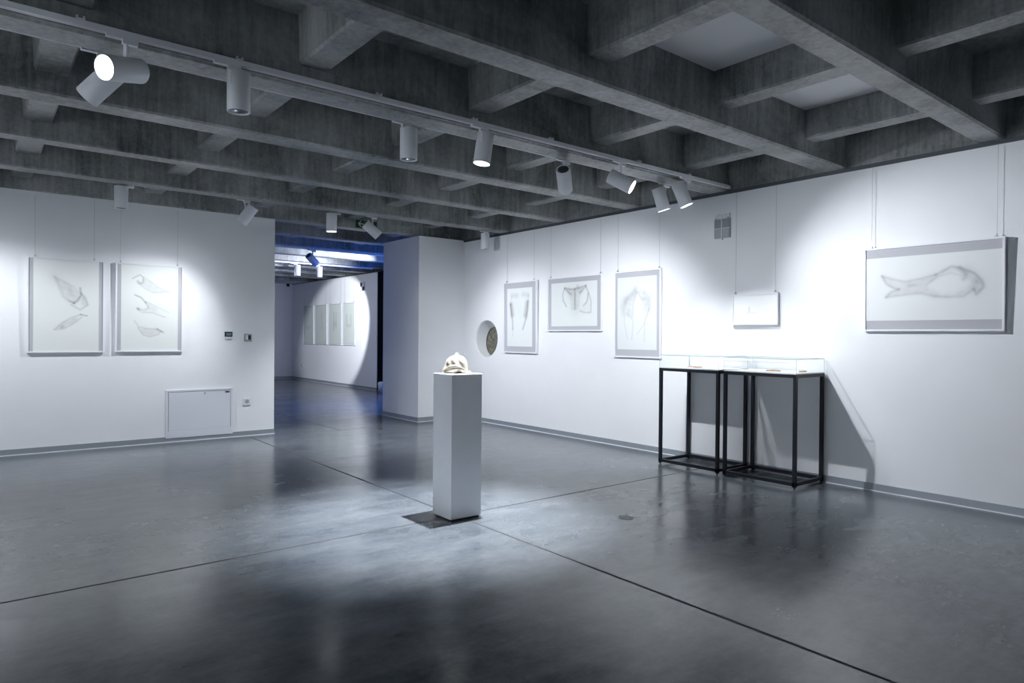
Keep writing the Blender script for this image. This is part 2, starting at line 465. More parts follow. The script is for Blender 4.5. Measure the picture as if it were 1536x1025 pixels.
# main track, camera side
lamp(.70, YN, (-.80, -.53, -.28), 'glaring spotlight at upper left, its lit mouth turned to the camera', 120, 20, 80, 'on', blend=1)
lamp(1.30, YN, (0, 0, -1), 'unlit spotlight hanging straight down in front of the track, right of the glaring one', 0, 0, h=(-.9, -.45))
lamp(3.33, YN, (-.14, .03, -.99), 'lit spotlight aimed straight down at the plinth, bright oval mouth', 560, 8, 62, 'on', h=(-.8, -.5), blend=.75)
lamp(5.06, YN, (.47, -.74, -.50), 'spotlight tipped almost level toward the largest picture, bright mouth at lower right', 138, 20, 86, 'on', blend=.95)
lamp(6.13, YN, (.27, -.27, -.93), 'rightmost spotlight of the pair by the right wall, shining down right', 54, 1, 58, 'on', blend=1)
# main track, far side
lamp(.61, YF, (-.57, .51, -.65), 'grey spotlight behind the glaring lamp, pointing down and left', 110, 20, 70, 'on', blend=1)
lamp(2.77, YF, (0, 0, -1), 'unlit upright spotlight above the middle, left of the lamp over the plinth', 0, 0, h=(-.9, -.4))
lamp(4.59, YF, (.62, .52, -.64), 'spotlight seen from its dark ribbed back, aimed at the three pictures', 152, 24, 92, 'on', blend=.9)
lamp(6.17, YF, (.27, -.14, -.95), 'left spotlight of the pair by the right wall, mouth seen as a thin bright line', 44, 1, 58, 'on', blend=1)
# unseen fill lamps and their track, added to raise the overall room light
lamp(-2.6, YN, (-1.6, .1, -1.5), 'added fill spotlight, unseen on the main track far left of the frame, lighting the side wall', 520, 40, 84, 'on', blend=1)
lamp(-3.4, YN, (-1.2, -.9, -1.7), 'added fill spotlight at the left end of the main track, beyond the frame', 420, 40, 84, 'on', blend=1)
track(-.55, X0 + .3, 6.8, [], 'white lighting track added behind the camera to carry the fill spotlights')
lamp(-2.2, -.55, (-.1, -.8, -1.5), 'leftmost added fill spotlight on the track behind the camera', 130, 8, 80, 'on', blend=1)
lamp(1.0, -.55, (-.05, -.8, -1.5), 'middle added fill spotlight on the track behind the camera', 130, 8, 80, 'on', blend=1)
lamp(4.2, -.55, (.1, -.8, -1.5), 'rightmost added fill spotlight on the track behind the camera', 130, 8, 80, 'on', blend=1)
# last track before the left wall
lamp(1.41, YB, (0, 0, -1), 'unlit upright spotlight before the left wall, above the right-hand picture', 0, 0, h=(.9, -.2))
lamp(2.76, YB, (-.52, .34, -.83), 'spotlight tilted down left beside the left wall, lighting its two pictures', 62, 14, 88, 'on', blend=.85)
lamp(-.75, YB, (.52, .34, -.83), 'spotlight beyond the left edge, lighting the two left-wall pictures from the left', 62, 14, 88, 'on', blend=.85)
lamp(4.03, YB, (0, 0, -1), 'small lit upright spotlight at the mouth of the passage', 150, 20, 80, 'on', h=(.9, -.2), blend=1)
lamp(4.60, YB, (.74, -.20, -.65), 'spotlight tilted down right beside the green exit sign', 70, 30, 80, 'on', blend=1)
lamp(6.67, YB, (0, 0, -1), 'unlit upright spotlight in the corner by the right wall', 0, 0, h=(-.6, -.8))
# hall
HG = 'spotlights in the hall beyond the passage'
lamp(5.3, 13.06, (.75, .31, -.58), 'hall spotlight with a dark back, tilted away down right', 0, 0, zt=3.216, group=HG)
lamp(5.98, 15.83, (0, 0, -1), 'left of the two upright spotlights deep in the hall', 0, 12, zt=3.216, group=HG)
lamp(6.53, 15.83, (0, 0, -1), 'right of the two upright spotlights deep in the hall', 0, 12, zt=3.216, group=HG)
lamp(5.35, 15.83, (3.18, 2.8, -1.3), 'hall spotlight half hidden by the left wall end, pointing right', 300, 40, 46, 'on', zt=3.216, group=HG, blend=.3)
lamp(7.35, 13.06, (-.55, .80, -.02), 'added hall fill spotlight hidden behind the white block, shining on the ceiling beams', 200, 0, 90, 'on', zt=3.216, group=HG, blend=.8)  # unseen lamp added to brighten the hall's ceiling beams
lamp(7.6, 13.06, (-.6, .1, -.75), 'added blue spotlight hidden behind the white block, lighting the hall floor', 50, 50, 75, 'on', zt=3.216, group=HG, col=(.12, .32, 1.0), blend=1)  # unseen blue lamp added for the bluish patch on the hall floor

# blue fill panel added unseen behind the block to tint the hall
sc = thing('blue_fill_panel', 'glowing blue fill panel added unseen in the hall behind the white block', 'light panel', (8.7, 13.1, 0))
bm = bmesh.new()
fold = [(8.56 + .03 * math.sin(k * .9), 14.5 + k * 2.02 / 60) for k in range(61)]
A = [bm.verts.new((x, y, .01)) for x, y in fold]; B = [bm.verts.new((x, y, ZB - .01)) for x, y in fold]
A2 = [bm.verts.new((x + .012, y, .01)) for x, y in fold]; B2 = [bm.verts.new((x + .012, y, ZB - .01)) for x, y in fold]
for k in range(60):
    for q in ((A, B), (A2, B2)): bm.faces.new((q[0][k], q[0][k + 1], q[1][k + 1], q[1][k]))
    bm.faces.new((A[k], A[k + 1], A2[k + 1], A2[k])); bm.faces.new((B[k], B[k + 1], B2[k + 1], B2[k]))
tag(obj('curtain', bm, M_VOID), 'black full-height curtain closing the opening at the end of the hall wall', 'curtain')
bobj('fill_panel_frame', (-.02, .02, -1.3, 1.3, .0, 2.3), M_BLACK, sc); bobj('fill_panel_face', (-.026, -.02, -1.25, 1.25, .5, 2.25), M_BLUE, sc)

# ------------------------------------------------------------------ framed drawings
def mkpaper(name, w, h, marks, parent, loc, nx, base=(.80, .825, .83)):
    """paper sheet in local XZ (facing -Y), tinted by pencil marks; marks: (points, width, darkness)"""
    ny = int(nx * h / w)
    u = np.linspace(0, 1, nx); v = np.linspace(0, 1, ny)
    U, V = np.meshgrid(u, v)
    PX, PY = U * w, V * h
    D = np.zeros_like(U)
    rs = np.random.RandomState(3)
    for pts, wd, dk in marks:
        P = np.array(pts, float); P = P * [w, h]
        if wd < 0:                                  # shaded area with a soft rim
            inside = np.zeros(U.shape, bool)
            for a, b in zip(P, np.roll(P, -1, 0)):
                if a[1] == b[1]: continue
                c_ = ((a[1] > PY) != (b[1] > PY)) & (PX < (b[0] - a[0]) * (PY - a[1]) / (b[1] - a[1]) + a[0]); inside ^= c_
            I = inside.astype(float)
            for _ in range(6):
                I = (I + np.roll(I, 1, 0) + np.roll(I, -1, 0) + np.roll(I, 1, 1) + np.roll(I, -1, 1)) / 5
            D += dk * I * (.75 + .35 * np.sin(PX * 47 + PY * 31) * np.sin(PY * 58 - PX * 23)); continue
        wd = wd * 1.2 if len(P) > 1 else wd; dk = dk * 1.0
        if len(P) == 1:
            r = np.hypot(PX - P[0, 0], PY - P[0, 1]); D += dk * np.exp(-(r / wd) ** 2); continue
        best = np.full(U.shape, 9.0)
        for a, b in zip(P[:-1], P[1:]):
            ab = b - a; L2 = (ab ** 2).sum() + 1e-12
            t = np.clip(((PX - a[0]) * ab[0] + (PY - a[1]) * ab[1]) / L2, 0, 1)
            best = np.minimum(best, np.hypot(PX - a[0] - t * ab[0], PY - a[1] - t * ab[1]))
        D += dk * np.exp(-(best / wd) ** 2)
    D = np.clip(D, 0, .8) * (1 + .25 * (rs.rand(*D.shape) - .5))
    me = bpy.data.meshes.new(name)
    verts = np.stack([PX - w / 2, np.zeros_like(PX), PY - h / 2], -1).reshape(-1, 3)
    idx = np.arange(nx * ny).reshape(ny, nx)
    faces = np.stack([idx[:-1, :-1], idx[:-1, 1:], idx[1:, 1:], idx[1:, :-1]], -1).reshape(-1, 4)
    me.from_pydata(verts.tolist(), [], faces.tolist())
    at = me.color_attributes.new('pencil', 'FLOAT_COLOR', 'POINT')
    c = np.ones((nx * ny, 4), np.float32); k = (1 - D).reshape(-1)
    for i in range(3): c[:, i] = k * base[i]
    at.data.foreach_set('color', c.reshape(-1))
    me.materials.append(M_PAPER)
    o = bpy.data.objects.new(name, me); COL.objects.link(o); o.parent = parent; o.location = loc
    return o
def paper_mat():
    g = NT('paper with graphite drawing')
    a = g.n('ShaderNodeAttribute'); a.attribute_name = 'pencil'
    g.l(a.outputs['Color'], g.b.inputs['Base Color']); g.b.inputs['Roughness'].default_value = .7
    g.b.inputs['Specular IOR Level'].default_value = .3
    return g.m
M_PAPER = paper_mat()

def picture(label, cx, cy, z0, z1, width, rz, marks, mat_margin, nx=150, depth=.03, group=None, wires=(.12, .88), wtop=3.21, tilt=0.010, base=(.80, .825, .83), fw=.018, simple=False, gap=.003):
    """local X = along the wall to the right, -Y = towards the room; margins l,r,b,t"""
    h = z1 - z0
    t = thing('framed_drawing', label, 'picture', (cx, cy, z0), rz, group)
    t.rotation_euler = (tilt, 0, rz)
    hw = width / 2; y0, y1 = -depth - gap, -gap
    bm = bmesh.new()
    box(bm, -hw, hw, y0, y1, 0, fw); box(bm, -hw, hw, y0, y1, h - fw, h)
    box(bm, -hw, -hw + fw, y0, y1, fw, h - fw); box(bm, hw - fw, hw, y0, y1, fw, h - fw)
    obj('frame', bm, M_FRAME, t)
    bobj('backing_board', (-hw + fw, hw - fw, y0 + .008, y1, fw, h - fw), M_MAT, t)
    l, r, b, tp = mat_margin
    pw = width - 2 * fw - l - r; ph = h - 2 * fw - b - tp
    mkpaper('drawing_sheet', pw, ph, marks, t, ((l - r) / 2, y0 + .0065, h / 2 + (b - tp) / 2), nx, base)
    if not simple:
        for q in wires:
            x = -hw + q * width
            bm = bmesh.new(); ln = wtop - z0
            cyl(bm, (x, y1 - .006, h + .005), (x, y1 - .006 + (ln - h) * math.tan(tilt), ln), .0014, 8)
            obj('hanging_wire', bm, M_WIRE, t)
            bm = bmesh.new(); box(bm, x - .010, x + .010, y0 + .004, y1, h, h + .010); box(bm, x - .004, x + .004, y1 - .012, y1 - .002, h + .01, h + .03)
            obj('wire_hook', bm, M_WIRE, t)
    return t

def rel(x0, x1, y0, y1, pts):
    """points read off the picture's face to 0..1 paper coordinates"""
    return [((x - x0) / (x1 - x0), 1 - (y - y0) / (y1 - y0)) for x, y in pts]

# left wall, first picture
R1 = lambda p: rel(165, 740, 100, 895, p)
m1 = [(R1([(345, 252), (470, 300), (540, 370), (575, 420), (520, 475), (430, 430), (400, 350)]), -1, .085), (R1([(585, 385), (640, 485), (600, 505), (575, 450)]), -1, .08), (R1([(345, 708), (420, 642), (575, 572), (600, 590), (500, 662), (430, 698)]), -1, .09),
      (R1([(345, 252), (400, 300), (450, 345), (500, 400), (530, 440)]), .055, .07),
      (R1([(345, 252), (380, 320), (420, 420), (470, 455), (515, 475)]), .016, .13),
      (R1([(345, 252), (430, 290), (520, 335), (560, 385)]), .012, .09),
      (R1([(570, 340), (578, 400), (550, 448), (515, 474)]), .011, .34), (R1([(515, 474), (470, 455)]), .008, .2),
      (R1([(580, 385), (618, 430), (640, 485), (570, 530), (492, 490)]), .010, .20),
      (R1([(600, 420), (612, 470)]), .03, .09), (R1([(470, 340), (500, 400)]), .02, .08),
      (R1([(345, 708), (420, 642), (500, 598), (575, 572)]), .009, .16), (R1([(575, 572), (632, 583)]), .007, .40),
      (R1([(345, 708), (430, 698), (500, 662), (585, 598)]), .008, .13), (R1([(380, 690), (460, 650), (520, 622)]), .03, .09), (R1([(415, 685)]), .025, .16)]
picture('left of the two tall white-framed drawings on the left wall, three wing-like bones', .905, YL, 1.252, 2.442, .822, 0, m1, (.045, .045, 0, 0), 200, depth=.03, wires=(.10, .86), group='framed bone drawings on the gallery walls', base=(.76, .80, .79))
R2 = lambda p: rel(922, 1412, 140, 890, p)
m2 = [(R2([(1070, 285), (1110, 245), (1180, 285), (1240, 330), (1330, 365), (1200, 378), (1130, 350)]), -1, .08), (R2([(1130, 450), (1240, 510), (1200, 555), (1100, 550), (1150, 515)]), -1, .07), (R2([(1065, 690), (1140, 697), (1230, 700), (1270, 725), (1170, 768), (1110, 752)]), -1, .08),
      (R2([(1018, 260), (1080, 226), (1108, 250), (1108, 285), (1090, 305)]), .008, .26), (R2([(1060, 285), (1075, 300)]), .014, .3),
      (R2([(1065, 300), (1130, 350), (1200, 378), (1330, 365)]), .009, .13), (R2([(1110, 245), (1180, 285), (1240, 330), (1330, 365)]), .009, .10),
      (R2([(1130, 300), (1200, 340), (1270, 360)]), .055, .07),
      (R2([(1040, 405), (1090, 425), (1130, 470)]), .009, .36), (R2([(1130, 470), (1155, 515), (1110, 535), (1060, 522)]), .010, .2), (R2([(1060, 520), (1070, 530)]), .012, .3),
      (R2([(1060, 530), (1100, 555), (1180, 555), (1300, 594)]), .008, .18), (R2([(1130, 460), (1230, 505), (1330, 550)]), .008, .12), (R2([(1160, 500), (1220, 540)]), .03, .06),
      (R2([(1035, 630), (1072, 682), (1140, 697), (1230, 700)]), .009, .15), (R2([(1230, 700), (1282, 728)]), .010, .36),
      (R2([(1065, 690), (1110, 752), (1170, 768), (1240, 748), (1262, 722)]), .008, .17), (R2([(1110, 715), (1180, 735), (1220, 722)]), .04, .07)]
picture('right of the two tall white-framed drawings on the left wall, three curved beak-like bones', 1.848, YL, 1.255, 2.44, .815, 0, m2, (.045, .045, 0, 0), 200, depth=.03, wires=(.07, .92), group='framed bone drawings on the gallery walls', base=(.76, .80, .79))
# right wall; local X runs towards -Y
RZ = -math.pi / 2
def rp(label, ya, yb, z0, z1, marks, mm, **k):
    return picture(label, XR, (ya + yb) / 2, z0, z1, abs(ya - yb), RZ, marks, mm, group='framed bone drawings on the gallery walls', **k)
Ra = lambda p: rel(115, 320, 285, 805, p)
ma = [(Ra([(155, 350), (200, 350)]), .035, .16), (Ra([(245, 345), (288, 352)]), .035, .16), (Ra([(155, 355), (142, 430)]), .012, .10), (Ra([(288, 355), (290, 400)]), .012, .12),
      (Ra([(150, 430), (155, 470), (160, 520)]), .040, .32), (Ra([(144, 425), (150, 500), (160, 570), (163, 650)]), .014, .35), (Ra([(163, 650), (163, 715)]), .006, .2),
      (Ra([(278, 420), (272, 470), (265, 530)]), .040, .32), (Ra([(286, 405), (283, 480), (270, 560), (245, 650)]), .014, .35), (Ra([(200, 420), (215, 480)]), .08, .04)]
rp('narrow upright drawing nearest the round niche, two dark tapering tusks', 8.885, 8.042, 1.235, 2.405, ma, (.07, .09, .09, .09), base=(.76, .80, .80), wires=(.08, .90))
Rb = lambda p: rel(482, 885, 235, 640, p)
mb = [(Rb([(608, 290), (695, 300), (790, 280), (740, 345), (735, 490), (665, 490), (650, 350)]), -1, .10), (Rb([(790, 290), (835, 420), (832, 520), (745, 503), (800, 420)]), -1, .06),
      (Rb([(605, 285), (588, 340), (592, 400), (622, 458)]), .010, .32), (Rb([(605, 285), (650, 300), (695, 300), (740, 292), (790, 275)]), .012, .28),
      (Rb([(790, 275), (812, 340), (800, 420), (770, 455)]), .010, .32), (Rb([(695, 300), (697, 350), (697, 480)]), .014, .30), (Rb([(608, 292), (655, 345)]), .012, .26),
      (Rb([(788, 285), (740, 340)]), .014, .26), (Rb([(815, 345), (835, 420), (832, 520), (780, 518), (742, 503)]), .010, .24), (Rb([(695, 350), (700, 470)]), .10, .12),
      (Rb([(640, 310), (660, 340)]), .05, .12), (Rb([(740, 315)]), .06, .14), (Rb([(720, 282)]), .03, .2)]
rp('wide drawing in the middle of the three, a pelvis-like bone', 7.788, 6.63, 1.592, 2.41, mb, (.07, .075, .055, .07), base=(.76, .80, .80), wires=(.05, .96))
Rc = lambda p: rel(1055, 1408, 200, 835, p)
mc = [(Rc([(1222, 312), (1130, 390), (1100, 500), (1165, 560), (1200, 440), (1232, 340), (1280, 405), (1350, 400), (1345, 500), (1300, 590), (1400, 480), (1350, 340), (1290, 315)][:6]), -1, .09), (Rc([(1240, 330), (1300, 320), (1355, 400), (1345, 500), (1305, 590), (1290, 480), (1280, 405)]), -1, .09),
      (Rc([(1220, 312), (1130, 390), (1100, 470), (1110, 530)]), .03, .10), (Rc([(1222, 312), (1195, 360), (1140, 400)]), .05, .12), (Rc([(1230, 335), (1202, 440), (1190, 550)]), .012, .15),
      (Rc([(1165, 540), (1200, 580), (1200, 650), (1188, 750)]), .008, .14), (Rc([(1120, 530), (1120, 600), (1150, 750)]), .008, .12), (Rc([(1240, 340), (1280, 405), (1305, 395)]), .016, .14),
      (Rc([(1300, 335), (1345, 390), (1345, 480)]), .04, .09), (Rc([(1345, 480), (1305, 590), (1300, 760)]), .009, .13), (Rc([(1305, 600), (1240, 700)]), .008, .12), (Rc([(1110, 430)]), .09, .08), (Rc([(1320, 430)]), .09, .07), (Rc([(1160, 520)]), .05, .1)]
rp('tall upright drawing left of the glass cases, faint skull seen from above', 6.39, 5.58, 1.233, 2.41, mc, (.04, .05, .09, .07), base=(.72, .755, .76), wires=(.06, .95))
md = [([(.38, .55), (.36, .36), (.25, .30)], .007, .13), ([(.38, .55), (.41, .36), (.52, .36)], .007, .12), ([(.37, .40)], .015, .08)]
rp('smallest picture, almost blank white sheet hanging above the glass cases', 4.535, 3.96, 1.66, 2.02, md, (0, 0, 0, 0), base=(.86, .885, .90), nx=120, depth=.03, wires=(.06, .93))
def R5(p):
    out = []
    for x, y in p:
        u = (x - 140) / 1115
        # undo the wall's perspective: nearer points are wider apart
        yt = 290 - 85 * u; yb_ = 835
        uu = u / (u + (1 - u) * 1.235) * 1.0
        uu = u * 1.0 / (1.235 - .235 * u) if False else u + .05 * u * (1 - u) * 0
        out.append((uu, 1 - (y - yt) / (yb_ - yt)))
    return out
me5 = [(R5([(290, 440), (400, 470), (490, 490), (600, 470), (750, 430), (875, 360), (760, 470), (680, 520), (690, 570), (640, 595), (560, 597), (450, 612), (325, 628), (370, 580), (440, 556), (400, 550), (330, 510)]), -1, .075), (R5([(875, 362), (940, 372), (1050, 420), (1108, 490), (1120, 545), (1065, 610), (1048, 560), (1000, 600), (850, 632), (740, 625), (690, 590), (850, 612), (980, 570), (1030, 500), (980, 450)]), -1, .075),
      (R5([(290, 440), (400, 470), (490, 490), (600, 470), (750, 430)]), .010, .15), (R5([(750, 430), (875, 360), (940, 370), (1050, 420), (1108, 490), (1120, 545), (1065, 610), (1048, 560)]), .011, .20),
      (R5([(290, 440), (330, 510), (400, 550), (440, 556)]), .010, .20), (R5([(325, 628), (370, 580), (440, 560)]), .010, .18), (R5([(325, 628), (450, 612), (560, 597), (640, 595), (740, 625), (850, 632), (970, 625), (1040, 570)]), .010, .15),
      (R5([(940, 372), (985, 430), (970, 470)]), .018, .20), (R5([(670, 520), (760, 450), (870, 418), (950, 440)]), .009, .10), (R5([(500, 520), (560, 510), (640, 500), (740, 450)]), .035, .09),
      (R5([(480, 580), (640, 575), (740, 605)]), .03, .07), (R5([(525, 530), (580, 522)]), .012, .12), (R5([(1000, 400), (1060, 460), (1090, 520), (1075, 570)]), .045, .12), (R5([(1070, 500)]), .03, .12),
      (R5([(310, 460), (400, 520)]), .03, .07), (R5([(350, 610), (430, 590)]), .025, .07), (R5([(680, 560), (760, 612), (850, 615)]), .03, .05), (R5([(960, 600), (1030, 540)]), .04, .06), (R5([(820, 400), (900, 380)]), .03, .07)]
rp('largest picture, wide white-framed drawing of a whale-like skull at far right', 3.035, 1.86, 1.585, 2.405, me5, (0, 0, .085, .085), base=(.77, .80, .81), nx=260, depth=.032, wires=(.055, .945), tilt=.022, gap=.004)

# far hall pictures
HGp = 'row of four drawings on the hall wall'
hl = ['first from the far end', 'second from the far end', 'third from the far end, darkest drawing', 'nearest the passage']
hm = [[([(.3, .45), (.4, .4), (.7, .42)], .04, .12)], [([(.6, .8), (.62, .4)], .05, .12)],
      [([(.4, .8), (.38, .35)], .03, .25), ([(.6, .78), (.6, .4)], .03, .2), ([(.5, .5)], .1, .15)], [([(.3, .7), (.35, .45), (.7, .45), (.7, .7)], .04, .16)]]
for (ya, yb), s, mk in zip(((21.68, 20.83), (20.73, 19.79), (19.66, 18.72), (18.63, 17.83)), hl, hm):
    p = picture('tall drawing in the hall, ' + s, HX, (ya + yb) / 2, 1.21, 2.465, ya - yb - .02, RZ, mk, (.02, .02, .02, .02), nx=50, group=HGp, wires=(.1, .9), wtop=3.22, base=(.60, .66, .63))

# ------------------------------------------------------------------ plinth and bone
pl = tag(bobj('plinth', (-.15, .15, -.14, .14, 0.012, 1.19), M_PED, None, .003), 'tall white square plinth standing alone on the concrete floor', 'plinth')
pl.location = (3.152, 4.658, 0)
bobj('plinth_foot', (-.135, .135, -.125, .125, 0, .013), M_BLACK, pl)

def bone():
    nth, nph = 120, 72
    verts, cols = [], []
    for i in range(nph + 1):
        ph = (i / nph) ** .9 * (math.pi / 2 + .55)          # from the crown down past the rim, then tucked under
        for j in range(nth):
            th = j / nth * 2 * math.pi
            st, ct = math.sin(th), math.cos(th)
            sp, cp = math.sin(ph), math.cos(ph)
            q = max(cp, 0) ** .64; hr = sp ** .70
            x, y, z = .100 * ct * hr, .088 * st * hr, .012 + .140 * q
            if cp < 0: x *= 1 + .15 * cp; y *= 1 + .15 * cp; z = .012 + .02 * cp
            z = max(z, .0005)
            # helmet shape: full shoulder on the right, longer slope to the left
            if x < 0: z -= .22 * max(0, -x - .015) * (z / .15)
            # crown knob
            g = math.exp(-(((x - .006) / .0145) ** 4 + (y / .018) ** 4))
            if cp > .3: z += .024 * g
            # lower left snout lobe
            g2 = math.exp(-(((x + .085) / .030) ** 2 + ((z - .02) / .03) ** 2)) if st < .5 else 0
            x -= .016 * g2; y -= .012 * g2
            # brow ridges sweeping over the front and hollows below them
            front = max(0, -st)
            arc = .066 - 5.0 * (x + .005) ** 2
            rdg = math.exp(-((z - arc) / .007) ** 2) * front
            arc2 = .040 - 3.5 * (x - .01) ** 2
            rdg2 = math.exp(-((z - arc2) / .006) ** 2) * front
            y -= .010 * rdg + .008 * rdg2
            hol = math.exp(-(((x - .030) / .026) ** 2 + ((z - .012) / .014) ** 2)) * front
            hol2 = math.exp(-(((x + .082) / .016) ** 2 + ((z - .022) / .018) ** 2)) * front
            y += .030 * hol + .018 * hol2
            y += .004 * math.sin(x * 60 + 1) * cp + .0025 * math.sin(th * 9 + z * 70)
            seam = math.exp(-((x - .015 * math.sin(z * 40)) / .0035) ** 2) * front * (1 if z > .07 else 0)
            brown = min(1, .9 * rdg * .75 + .8 * rdg2 + (.55 if z < arc and z > arc2 else 0) * front + .1)
            cr = np.array((.34, .32, .27)); br = np.array((.13, .10, .06)); dk = np.array((.055, .045, .025))
            c = cr * (1 - .85 * brown) + br * .85 * brown
            dd = min(1, hol * 1.2 + hol2 * 1.25); c = c * (1 - dd) + dk * dd
            c = c * (1 - .12 * seam) * (1 + .05 * math.sin(th * 7 + z * 130))
            verts.append((x, y, z)); cols.append((*c, 1))
    faces = []
    for i in range(nph):
        for j in range(nth):
            a, b = i * nth + j, i * nth + (j + 1) % nth
            faces.append((a, a + nth, b + nth, b))
    me = bpy.data.meshes.new('bone_skull'); me.from_pydata(verts, [], faces)
    at = me.color_attributes.new('pencil', 'FLOAT_COLOR', 'POINT'); at.data.foreach_set('color', np.array(cols, np.float32).reshape(-1))
    for f in me.polygons: f.use_smooth = True
    me.materials.append(M_BONE)
    o = bpy.data.objects.new('bone_skull', me); COL.objects.link(o)
    b2 = bmesh.new(); b2.from_mesh(me); bmesh.ops.recalc_face_normals(b2, faces=b2.faces); b2.to_mesh(me); b2.free()
    return o
gb = NT('weathered bone')
ab = gb.n('ShaderNodeAttribute'); ab.attribute_name = 'pencil'
nb = gb.noise(gb.coords(), 60, 5, .7)
sc2 = gb.n('ShaderNodeVectorMath', operation='SCALE'); gb.l(ab.outputs['Color'], sc2.inputs[0]); gb.l(gb.rng(nb, .3, .7, .88, 1.06), sc2.inputs['Scale'])
gb.l(sc2.outputs[0], gb.b.inputs['Base Color']); gb.b.inputs['Roughness'].default_value = .55
bpn = gb.n('ShaderNodeBump'); bpn.inputs['Strength'].default_value = .3; bpn.inputs['Distance'].default_value = .003
gb.l(nb, bpn.inputs['Height']); gb.l(bpn.outputs[0], gb.b.inputs['Normal'])
M_BONE = gb.m
bo = bone(); bo.location = (3.155, 4.69, 1.1885); bo.rotation_euler = (0, 0, YAW - math.pi / 2)
tag(bo, 'domed cream and brown animal skull resting on the white plinth', 'skull')
bm = bmesh.new()
cyl(bm, (.085, .02, .014), (.120, .024, .019), .0015, 6); cyl(bm, (.120, .024, .019), (.128, .025, .010), .0012, 6)
obj('bone_spur', bm, M_IVORY, bo)

# ------------------------------------------------------------------ display cases
def case(y0, y1, label):
    cx, cy = (6.372 + 6.945) / 2, (y0 + y1) / 2
    t = thing('display_case', label, 'display case', (cx, cy, 0), 0, 'glass-topped display cases by the right wall')
    a, b = (6.945 - 6.372) / 2, (y1 - y0) / 2; s = .034; H = 1.145
    for sx in (-1, 1):
        for sy in (-1, 1):
            xx = (sx * a, sx * (a - s)); yy = (sy * b, sy * (b - s))
            bobj('leg', (min(xx), max(xx), min(yy), max(yy), .014, H - s), M_STEEL, t, .002)
            bm = bmesh.new(); cyl(bm, (sum(xx) / 2, sum(yy) / 2, 0), (sum(xx) / 2, sum(yy) / 2, .015), .011, 16)
            obj('levelling_foot', bm, M_BLACK, t)
    for nm, z0 in (('lower_frame', .028), ('upper_frame', H - s)):
        bm = bmesh.new(); z1 = z0 + s; e = 0 if z0 > .5 else .0
        for sy in (-1, 1):
            y = sorted((sy * b, sy * (b - s))); box(bm, -a + e, a - e, y[0], y[1], z0, z1)
        for sx in (-1, 1):
            x = sorted((sx * a, sx * (a - s))); box(bm, x[0], x[1], -b + s * .5, b - s * .5, z0, z1)
        obj(nm, bm, M_STEEL, t)
    bobj('tray', (-a + .002, a - .002, -b + .002, b - .002, H, H + .012), M_TRAY, t)
    g = bpy.data.objects.new('glass_cover', None); COL.objects.link(g); g.parent = t
    z0, z1, th = H + .012, H + .152, .005; a2, b2 = a - .004, b - .004
    for nm, d in (('glass_pane', (-a2, -a2 + th, -b2, b2, z0, z1 - th)), ('glass_pane', (a2 - th, a2, -b2, b2, z0, z1 - th)),
                  ('glass_pane', (-a2 + th, a2 - th, -b2, -b2 + th, z0, z1 - th)), ('glass_pane', (-a2 + th, a2 - th, b2 - th, b2, z0, z1 - th)),
                  ('glass_pane', (-a2, a2, -b2, b2, z1 - th, z1))):
        bobj(nm, d, M_GLASS, g)
    bm = bmesh.new(); e = .0025
    for sx in (-1, 1):
        for sy in (-1, 1):
            x, y = sx * (a2 + .0005), sy * (b2 + .0005); cyl(bm, (x, y, z0), (x, y, z1), .0016, 6)
        cyl(bm, (sx * a2, -b2, z1), (sx * a2, b2, z1), .0024, 6); cyl(bm, (-a2, sx * b2, z1), (a2, sx * b2, z1), .0024, 6)
    obj('glass_edge', bm, M_EDGE, g)
    return t
case(4.322, 5.142, 'left of the two black steel display cases, farther from the camera')
case(3.43, 4.262, 'right of the two black steel display cases, nearer the camera')

def slab(name, label, cat, pts, x, y, th, m, group, rz=0, z=1.157):
    """flat rounded outline lying on the tray"""
    bm = bmesh.new(); n = len(pts)
    rings = []
    for k, (sc, zz) in enumerate(((.97, 0), (1, th * .3), (1, th * .6), (.86, th), (.4, th * 1.15))):
        rings.append([bm.verts.new((px * sc, py * sc, zz)) for px, py in pts])
    for A, B in zip(rings, rings[1:]):
        for i in range(n):
            j = (i + 1) % n; f = bm.faces.new((A[i], A[j], B[j], B[i])); f.smooth = True
    bm.faces.new(list(reversed(rings[0]))); bm.faces.new(rings[-1])
    o = obj(name, bm, m); o.location = (x, y, z); o.rotation_euler = (0, 0, rz)
    return tag(o, label, cat, group)
def blob(rx, ry, seed, n=36, amp=.16):
    r = random.Random(seed); ph = [r.uniform(0, 6.28) for _ in range(3)]
    return [(rx * (1 + amp * math.sin(2 * t + ph[0]) + amp * .5 * math.sin(3 * t + ph[1])) * math.cos(t), ry * (1 + amp * math.sin(2 * t + ph[2])) * math.sin(t)) for t in (i * 2 * math.pi / n for i in range(n))]
def sheet(x, y, w, h, rz, label):
    o = bobj('paper_sheet', (-w / 2, w / 2, -h / 2, h / 2, 0, .0015), M_PAPER2); o.location = (x, y, 1.1571); o.rotation_euler = (0, 0, rz)
    tag(o, label, 'paper', 'paper sheets in the glass cases')
GB = 'bone fragments in the glass cases'
sheet(6.64, 4.92, .34, .26, .05, 'cream paper sheet at the far left inside the left glass case')
sheet(6.66, 4.56, .36, .30, -.08, 'cream paper sheet in the right half of the left glass case')
sheet(6.64, 4.02, .34, .30, .06, 'cream paper sheet at the left inside the right glass case')
sheet(6.67, 3.64, .36, .26, -.05, 'cream paper sheet at the right end of the right glass case')
slab('bone_fragment', 'brown flat bone in the middle of the left glass case', 'bone', blob(.035, .085, 1), 6.60, 4.80, .010, M_BROWN, GB, .2, 1.1587)
slab('bone_fragment', 'pale flat bone at the right of the left glass case', 'bone', blob(.04, .09, 2), 6.62, 4.52, .009, M_IVORY, GB, -.3, 1.1587)
